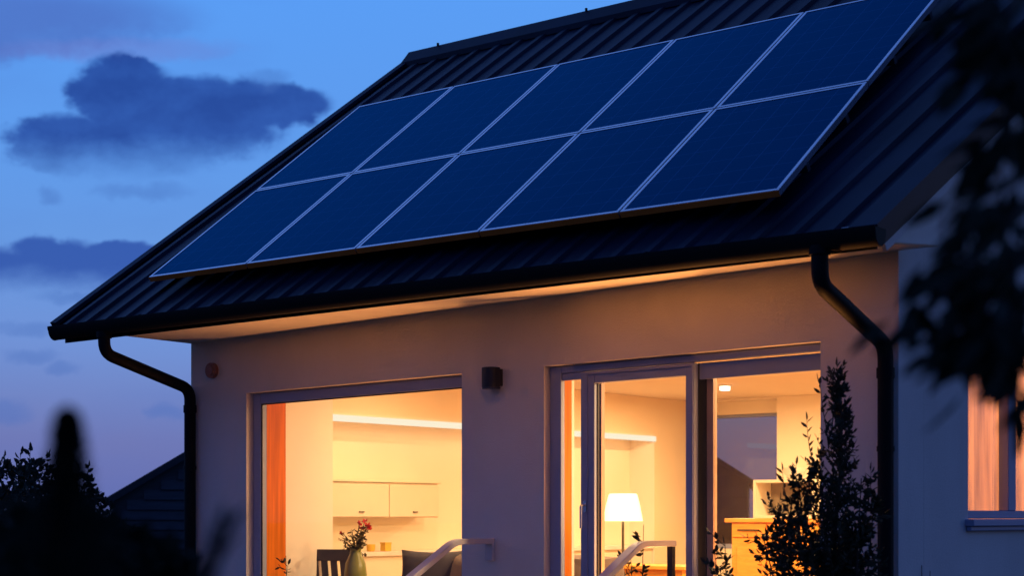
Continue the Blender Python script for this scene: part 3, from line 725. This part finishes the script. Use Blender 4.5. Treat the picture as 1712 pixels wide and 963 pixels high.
lush('bush', 'blurred black bush filling the bottom left corner', 'bush', 2.6, [(40, 935, 75, 50), (130, 925, 75, 55), (215, 950, 75, 45), (270, 965, 45, 30), (60, 900, 60, 40), (160, 960, 90, 40)], 75, .045, .024, 'leaf_near', 42, (130,))
rg = random.Random(43)
pt0 = aD(352, 985, 1.7); root = empty('garden_plant', (pt0.x, pt0.y, GZ)); tag(root, 'blurred leaf shoot close to the camera before the wall corner', 'plant')
stem, lv = MB(), MB()
stem.tube([(pt0.x, pt0.y, GZ), pt0, aD(372, 905, 1.7)], [.006, .005, .002], 6)
for px, py in ((345, 970), (355, 945), (362, 925), (372, 905), (380, 890), (340, 985), (368, 935), (352, 960)):
    for s in (-1, 1): lv.leaf(aD(px, py, 1.7), RT*(.35*s+.3)+UP*.8, FW+rv(rg)*.4, .034, .018)
stem.build('stem', M['bark'], root); lv.build('foliage', M['leaf_near'], root)
# overhanging tree close to the camera at the right
def near_tree():
    rg = random.Random(51); D = 2.35
    base = aD(1985, 900, 2.9); base.z = GZ
    root = empty('tree', base); tag(root, 'blurred black foliage of a tree overhanging at the right', 'tree')
    stem, lv = MB(), MB()
    t1 = aD(1940, 560, 2.8); t2 = aD(1890, 250, 2.7); t3 = aD(1850, -150, 2.6)
    stem.tube([base, t1, t2, t3], [.06, .045, .03, .015], 9)
    blobs = [(1660, 25, 75, 70, 60), (1700, 110, 50, 80, 45), (1610, 130, 40, 22, 6), (1655, 235, 50, 35, 20), (1700, 205, 30, 35, 18),
             (1650, 330, 60, 40, 24), (1690, 400, 45, 60, 30), (1615, 430, 50, 40, 24), (1655, 495, 75, 55, 62), (1570, 465, 45, 30, 16),
             (1530, 525, 22, 45, 12), (1585, 580, 32, 60, 18), (1660, 570, 60, 50, 60), (1700, 530, 40, 70, 40), (1703, 665, 14, 45, 9), (1590, 360, 35, 30, 8), (1690, 605, 28, 30, 14)]
    for px, py, rx, ry, n in blobs:
        c = aD(px+25, py-10, D+rg.uniform(-.1, .1)); src = min((t1, t2, t3), key=lambda t: (t-c).length)
        stem.tube([src, src.lerp(c, .5)+V((0, 0, .04)), c], [.012, .007, .003], 6)
        for k in range(int(n*.85)):
            u = (rg.gauss(0, .48), rg.gauss(0, .48))
            p = aD(px+u[0]*rx, py+u[1]*ry, D+rg.uniform(-.12, .12))
            d = RT*rg.uniform(-.9, .25)+UP*rg.uniform(-1, -.2)+FW*rg.uniform(-.5, .5)
            lv.leaf(p, d, RT*.8+rv(rg)*.8, rg.uniform(.05, .085), rg.uniform(.016, .026))
    stem.build('trunk', M['bark'], root); lv.build('crown', M['leaf_near'], root)
near_tree()

# ------------------------------------------------------------------ neighbouring sheds
def shed(name, label, D, pe, pp_, depth, sgn, step):
    """gable end across the line of sight; pe = lower end of the seen rake, pp_ = a higher point on it"""
    a = aD(*pe, D); b = aD(*pp_, D); half = 3.4
    ey = V((a.x-CAM.x, a.y-CAM.y, 0)).normalized(); ex = V((ey.y, -ey.x, 0))
    k = (b.z-a.z)/abs((b-a).dot(ex)); rise = k*half
    apex = a+ex*(sgn*half); org = V((apex.x, apex.y, 0))
    root = empty(name, (apex.x, apex.y, GZ)); tag(root, label, 'shed')
    P = lambda x, y, z: org+ex*x+ey*y+V((0, 0, z))
    def pris(poly, y0, y1):
        m = MB(); n = len(poly); return m.add([P(x, y0, z) for x, z in poly]+[P(x, y1, z) for x, z in poly], [tuple(range(n)), tuple(range(n, 2*n))[::-1]]+[(i, i+n, (i+1) % n+n, (i+1) % n) for i in range(n)])
    ze_, za = a.z, a.z+rise
    pris([(-half+.12, GZ), (half-.12, GZ), (half-.12, ze_+.12*k-.05), (0, za-.05), (-half+.12, ze_+.12*k-.05)], .02, depth).build('wall', M['siding'], root)
    s = MB(); z = GZ+.02
    while z < za-.3:
        w = half-.13-max(0, (z+step-ze_+.10)/k)
        if w > .15: s.add([P(-w,-.018,z),P(w,-.018,z),P(w,.012,z+step-.004),P(-w,.012,z+step-.004),P(-w,.018,z),P(w,.018,z)], [(0,1,2,3),(0,4,5,1)])
        z += step
    s.build('siding', M['siding'], root)
    for sg in (-1, 1):
        pris([(0, za), (sg*half, ze_), (sg*half, ze_-.10), (0, za-.10)], -.12, depth+.1).build('roof', M['siding_trim'], root)
shed('shed', 'dark boarded shed with a sloping roof behind the left wall corner', 21., (172, 836), (316, 751), 5, 1, .13)
shed('shed', 'dark boarded gable seen through the far window of the room', 26., (1264, 806), (1192, 760), 5, -1, .17)

# ------------------------------------------------------------------ dusk sky
w = bpy.data.worlds.new("World"); SC.world = w; w.use_nodes = True
T = w.node_tree; T.nodes.clear(); N, L = T.nodes, T.links
def mt(op, a, b=None, c=None, clamp=False):
    n_ = N.new('ShaderNodeMath'); n_.operation = op; n_.use_clamp = clamp
    for i, x in enumerate((a, b, c)):
        if x is None: continue
        if isinstance(x, (int, float)): n_.inputs[i].default_value = x
        else: L.new(x, n_.inputs[i])
    return n_.outputs[0]
def dot(v, d):
    n_ = N.new('ShaderNodeVectorMath'); n_.operation = 'DOT_PRODUCT'; L.new(v, n_.inputs[0]); n_.inputs[1].default_value = d; return n_.outputs['Value']
def mixc(f, a, b, bt='MIX'):
    n_ = N.new('ShaderNodeMix'); n_.data_type = 'RGBA'; n_.blend_type = bt
    for i, x in ((0, f), (6, a), (7, b)):
        if isinstance(x, (int, float)): n_.inputs[i].default_value = x
        elif isinstance(x, tuple): n_.inputs[i].default_value = (*x, 1)
        else: L.new(x, n_.inputs[i])
    return n_.outputs[2]
tc = N.new('ShaderNodeTexCoord'); dirv = tc.outputs['Generated']
fwd = dot(dirv, FW); rgt = dot(dirv, RT); upz = dot(dirv, UP)
fs_ = mt('MAXIMUM', fwd, .08)
u = mt('DIVIDE', rgt, fs_); v = mt('DIVIDE', upz, fs_)           # bearing and height of a sky direction around the western afterglow
ramp = N.new('ShaderNodeValToRGB'); L.new(mt('MULTIPLY', upz, 1.0), ramp.inputs[0])
E_ = ramp.color_ramp.elements
stops = [(0.0, (.125, .150, .40)), (.045, (.140, .180, .46)), (.10, (.145, .270, .66)), (.16, (.120, .305, .75)), (.22, (.105, .320, .83)), (.30, (.095, .330, .90)), (.45, (.11, .27, .82)), (.68, (.09, .22, .70)), (.85, (.035, .10, .38)), (1.0, (.02, .065, .27))]
E_[0].position, E_[0].color = stops[0][0], (*stops[0][1], 1); E_[1].position, E_[1].color = stops[-1][0], (*stops[-1][1], 1)
for p_, c_ in stops[1:-1]:
    e_ = E_.new(p_); e_.color = (*c_, 1)
sky = ramp.outputs[0]
# clouds: soft bodies broken up by fractal noise
cmb = N.new('ShaderNodeCombineXYZ'); L.new(u, cmb.inputs[0]); L.new(v, cmb.inputs[1])
def nz(scale, detail, off, sx=1., sy=1., rough=.55):
    mp = N.new('ShaderNodeMapping'); mp.inputs['Location'].default_value = off; mp.inputs['Scale'].default_value = (sx, sy, 1); L.new(cmb.outputs[0], mp.inputs[0])
    n_ = N.new('ShaderNodeTexNoise'); n_.inputs['Scale'].default_value = scale; n_.inputs['Detail'].default_value = detail; n_.inputs['Roughness'].default_value = rough; L.new(mp.outputs[0], n_.inputs['Vector']); return n_.outputs['Fac']
n1 = nz(18, 8, (3.1, 1.7, 0), 1, 1.5, .6); n2 = nz(55, 6, (7.3, 2.2, 0), 1, 1.4, .6); n3 = nz(6, 4, (1.3, 5.2, 0), .6, 1.6)
uw = mt('ADD', u, mt('MULTIPLY', mt('SUBTRACT', n1, .5), .036)); vw = mt('ADD', v, mt('MULTIPLY', mt('SUBTRACT', n2, .5), .016))
def body(px, py, rx, ry, amp=1.):
    a = mt('DIVIDE', mt('SUBTRACT', uw, (px-856)/FP), rx/FP); b = mt('DIVIDE', mt('SUBTRACT', vw, (YH-py)/FP), ry/FP)
    r2 = mt('ADD', mt('MULTIPLY', a, a), mt('MULTIPLY', b, b))
    return mt('MULTIPLY', mt('MAXIMUM', mt('SUBTRACT', 1., r2), 0.), amp)
def cover(bodies, lo, hi, nw=.9, fine=.35):
    q = None
    for b in bodies:
        f = body(*b); q = f if q is None else mt('MAXIMUM', q, f)
    gate = mt('MINIMUM', mt('MULTIPLY', q, 3.), 1.)
    q = mt('ADD', q, mt('MULTIPLY', mt('ADD', mt('MULTIPLY', mt('SUBTRACT', n1, .5), nw), mt('MULTIPLY', mt('SUBTRACT', n2, .5), fine)), gate))
    m_ = N.new('ShaderNodeMapRange'); m_.interpolation_type = 'SMOOTHSTEP'; m_.inputs[1].default_value = lo; m_.inputs[2].default_value = hi; L.new(q, m_.inputs[0]); return m_.outputs[0]
def below(y0, y1):
    m_ = N.new('ShaderNodeMapRange'); m_.interpolation_type = 'SMOOTHSTEP'; m_.inputs[1].default_value = (YH-y0)/FP; m_.inputs[2].default_value = (YH-y1)/FP
    L.new(mt('ADD', v, mt('MULTIPLY', mt('SUBTRACT', n1, .5), .03)), m_.inputs[0]); return m_.outputs[0]
front = mt('GREATER_THAN', fwd, .3)
main = mt('MULTIPLY', cover([(110, 238, 130, 58), (205, 165, 105, 85), (225, 122, 55, 34), (300, 205, 210, 92), (425, 178, 150, 50), (215, 255, 170, 62), (320, 165, 110, 50), (495, 172, 65, 30)], .03, .55, 1.5, .7), below(315, 215))
low = mt('MULTIPLY', cover([(110, 455, 220, 58), (80, 425, 95, 34), (200, 430, 110, 30), (-40, 460, 160, 60)], .03, .60, 1.2, .6), below(500, 440))
veil = cover([(60, 30, 330, 75), (-60, 60, 250, 60)], .05, 1.0, .35)
bits = cover([(80, 330, 34, 20), (50, 595, 70, 20), (105, 617, 36, 16), (40, 550, 120, 18), (285, 688, 40, 22), (450, 130, 55, 22), (130, 497, 120, 14), (230, 320, 120, 22), (10, 690, 60, 30)], .12, 1.1, 1.1)
thin = N.new('ShaderNodeMapRange'); thin.inputs[1].default_value = .48; thin.inputs[2].default_value = .75; thin.inputs[4].default_value = .30; L.new(n3, thin.inputs[0])
sky = mixc(mt('MULTIPLY', thin.outputs[0], front), sky, (.07, .17, .56))
dp = N.new('ShaderNodeMapRange'); dp.inputs[1].default_value = .36; dp.inputs[2].default_value = .64; L.new(n1, dp.inputs[0])
shade = mixc(mt('MULTIPLY_ADD', dp.outputs[0], .7, mt('MULTIPLY', n2, .3)), (.024, .105, .46), (.005, .043, .285))
sky = mixc(mt('MULTIPLY', mt('MULTIPLY', veil, front), .62), sky, (.058, .095, .42))
pink = cover([(190, 82, 260, 26)], .05, 1.0, .2)
sky = mixc(mt('MULTIPLY', mt('MULTIPLY', pink, front), .35), sky, (.16, .16, .50))
sky = mixc(mt('MULTIPLY', mt('MULTIPLY', main, front), .95), sky, shade)
sky = mixc(mt('MULTIPLY', mt('MULTIPLY', low, front), .92), sky, (.018, .080, .40))
sky = mixc(mt('MULTIPLY', mt('MULTIPLY', bits, front), .45), sky, (.05, .15, .50))
# the east, behind the camera, is already darker
east = N.new('ShaderNodeMapRange'); east.interpolation_type = 'SMOOTHSTEP'; east.inputs[1].default_value = .75; east.inputs[2].default_value = -.4; L.new(fwd, east.inputs[0])
sky = mixc(east.outputs[0], sky, mixc(1., sky, (.34, .335, .44), 'MULTIPLY'))
ns_ = N.new('ShaderNodeTexSky'); ns_.sky_type = 'NISHITA'; ns_.sun_disc = False; ns_.sun_elevation = R(-3); ns_.sun_rotation = R(-38)
bg = N.new('ShaderNodeBackground'); bg.inputs[1].default_value = 1.; L.new(sky, bg.inputs[0])
bg2 = N.new('ShaderNodeBackground'); bg2.inputs[1].default_value = .05; L.new(ns_.outputs[0], bg2.inputs[0])
ad = N.new('ShaderNodeAddShader'); L.new(bg.outputs[0], ad.inputs[0]); L.new(bg2.outputs[0], ad.inputs[1])
wo = N.new('ShaderNodeOutputWorld'); L.new(ad.outputs[0], wo.inputs[0])

# ------------------------------------------------------------------ lamps
def lamp(kind, name, loc, energy, col, size=.1, rot=(0, 0, 0), **kw):
    d = bpy.data.lights.new(name, kind); d.energy = energy; d.color = col
    if kind == 'AREA': d.shape = 'SQUARE'; d.size = size
    elif kind == 'SUN': d.angle = size
    else: d.shadow_soft_size = size
    for k_, v_ in kw.items(): setattr(d, k_, v_)
    o = bpy.data.objects.new(name, d); C.objects.link(o); o.location = loc; o.rotation_euler = rot; return o
WARM = (1., .64, .30)
for (x, y), pw_ in zip(spots, (100., 21., 56., 100., 105.)): lamp('AREA', 'downlight_lamp', (x, y, 2.41), pw_, WARM, .10)
lamp('AREA', 'strip_lamp', (.60, (NI[0]+NI[1])/2, 1.99), 3.5, (1, .72, .40), .05, (0, R(20), 0), shape='RECTANGLE', size_y=4.7)
lamp('POINT', 'table_lamp_light', (lc.x, lc.y, zbt+.03), 6., (1, .72, .38), .03)
for i, (x, wd, pw_) in enumerate(((1.45, 'left half of left window', 9.5), (2.5, 'right half of left window', 15.), (4.35, 'sliding door leaf', 27.), (5.3, 'right door pane', 27.))):  # unseen lamps added to throw a warm glow on soffit and upper wall
    e = empty('added_glow_lamp', (x, .42, 0)); tag(e, 'added unseen can-shaped uplight just inside the %s, making the glow under the eaves' % wd, 'added light')
    MB().lathe([(.09, .001), (.095, .02), (.085, .34), (.08, .35), (.072, .335)], (x, .42, 0), 20).build('housing', M['black_plastic'], e, smooth=True)
    MB().lathe([(.06, .352), (.06, .356)], (x, .42, 0), 16).build('diffuser', M['bulb'], e)
    lamp('AREA', 'added_glow_light', (x, .42, .37), pw_, (1., .36, .085), .12, (R(180+27), 0, 0), spread=R(85))
lamp('SUN', 'sun', (0, 0, 20), .05, (1, .85, .75), R(10), (R(87), 0, R(180-38)))

# ------------------------------------------------------------------ camera and render settings
cd = bpy.data.cameras.new('camera'); cam = bpy.data.objects.new('camera', cd); C.objects.link(cam); SC.camera = cam
cam.location = CAM; cam.rotation_euler = (R(90), 0, TH)
cd.sensor_width = 36; cd.lens = FP/1712*36; cd.shift_y = (YH-481.5)/1712; cd.clip_start = .05; cd.clip_end = 2000
cd.dof.use_dof = True; cd.dof.focus_distance = 12.2; cd.dof.aperture_fstop = 2.4
SC.view_settings.view_transform = 'Standard'; SC.view_settings.look = 'None'; SC.view_settings.exposure = 0; SC.view_settings.gamma = 1
SC.render.engine = 'CYCLES'; cy = SC.cycles
cy.use_denoising = True; cy.max_bounces = 10; cy.diffuse_bounces = 6; cy.transparent_max_bounces = 12; cy.sample_clamp_indirect = 4; cy.caustics_reflective = False; cy.caustics_refractive = False
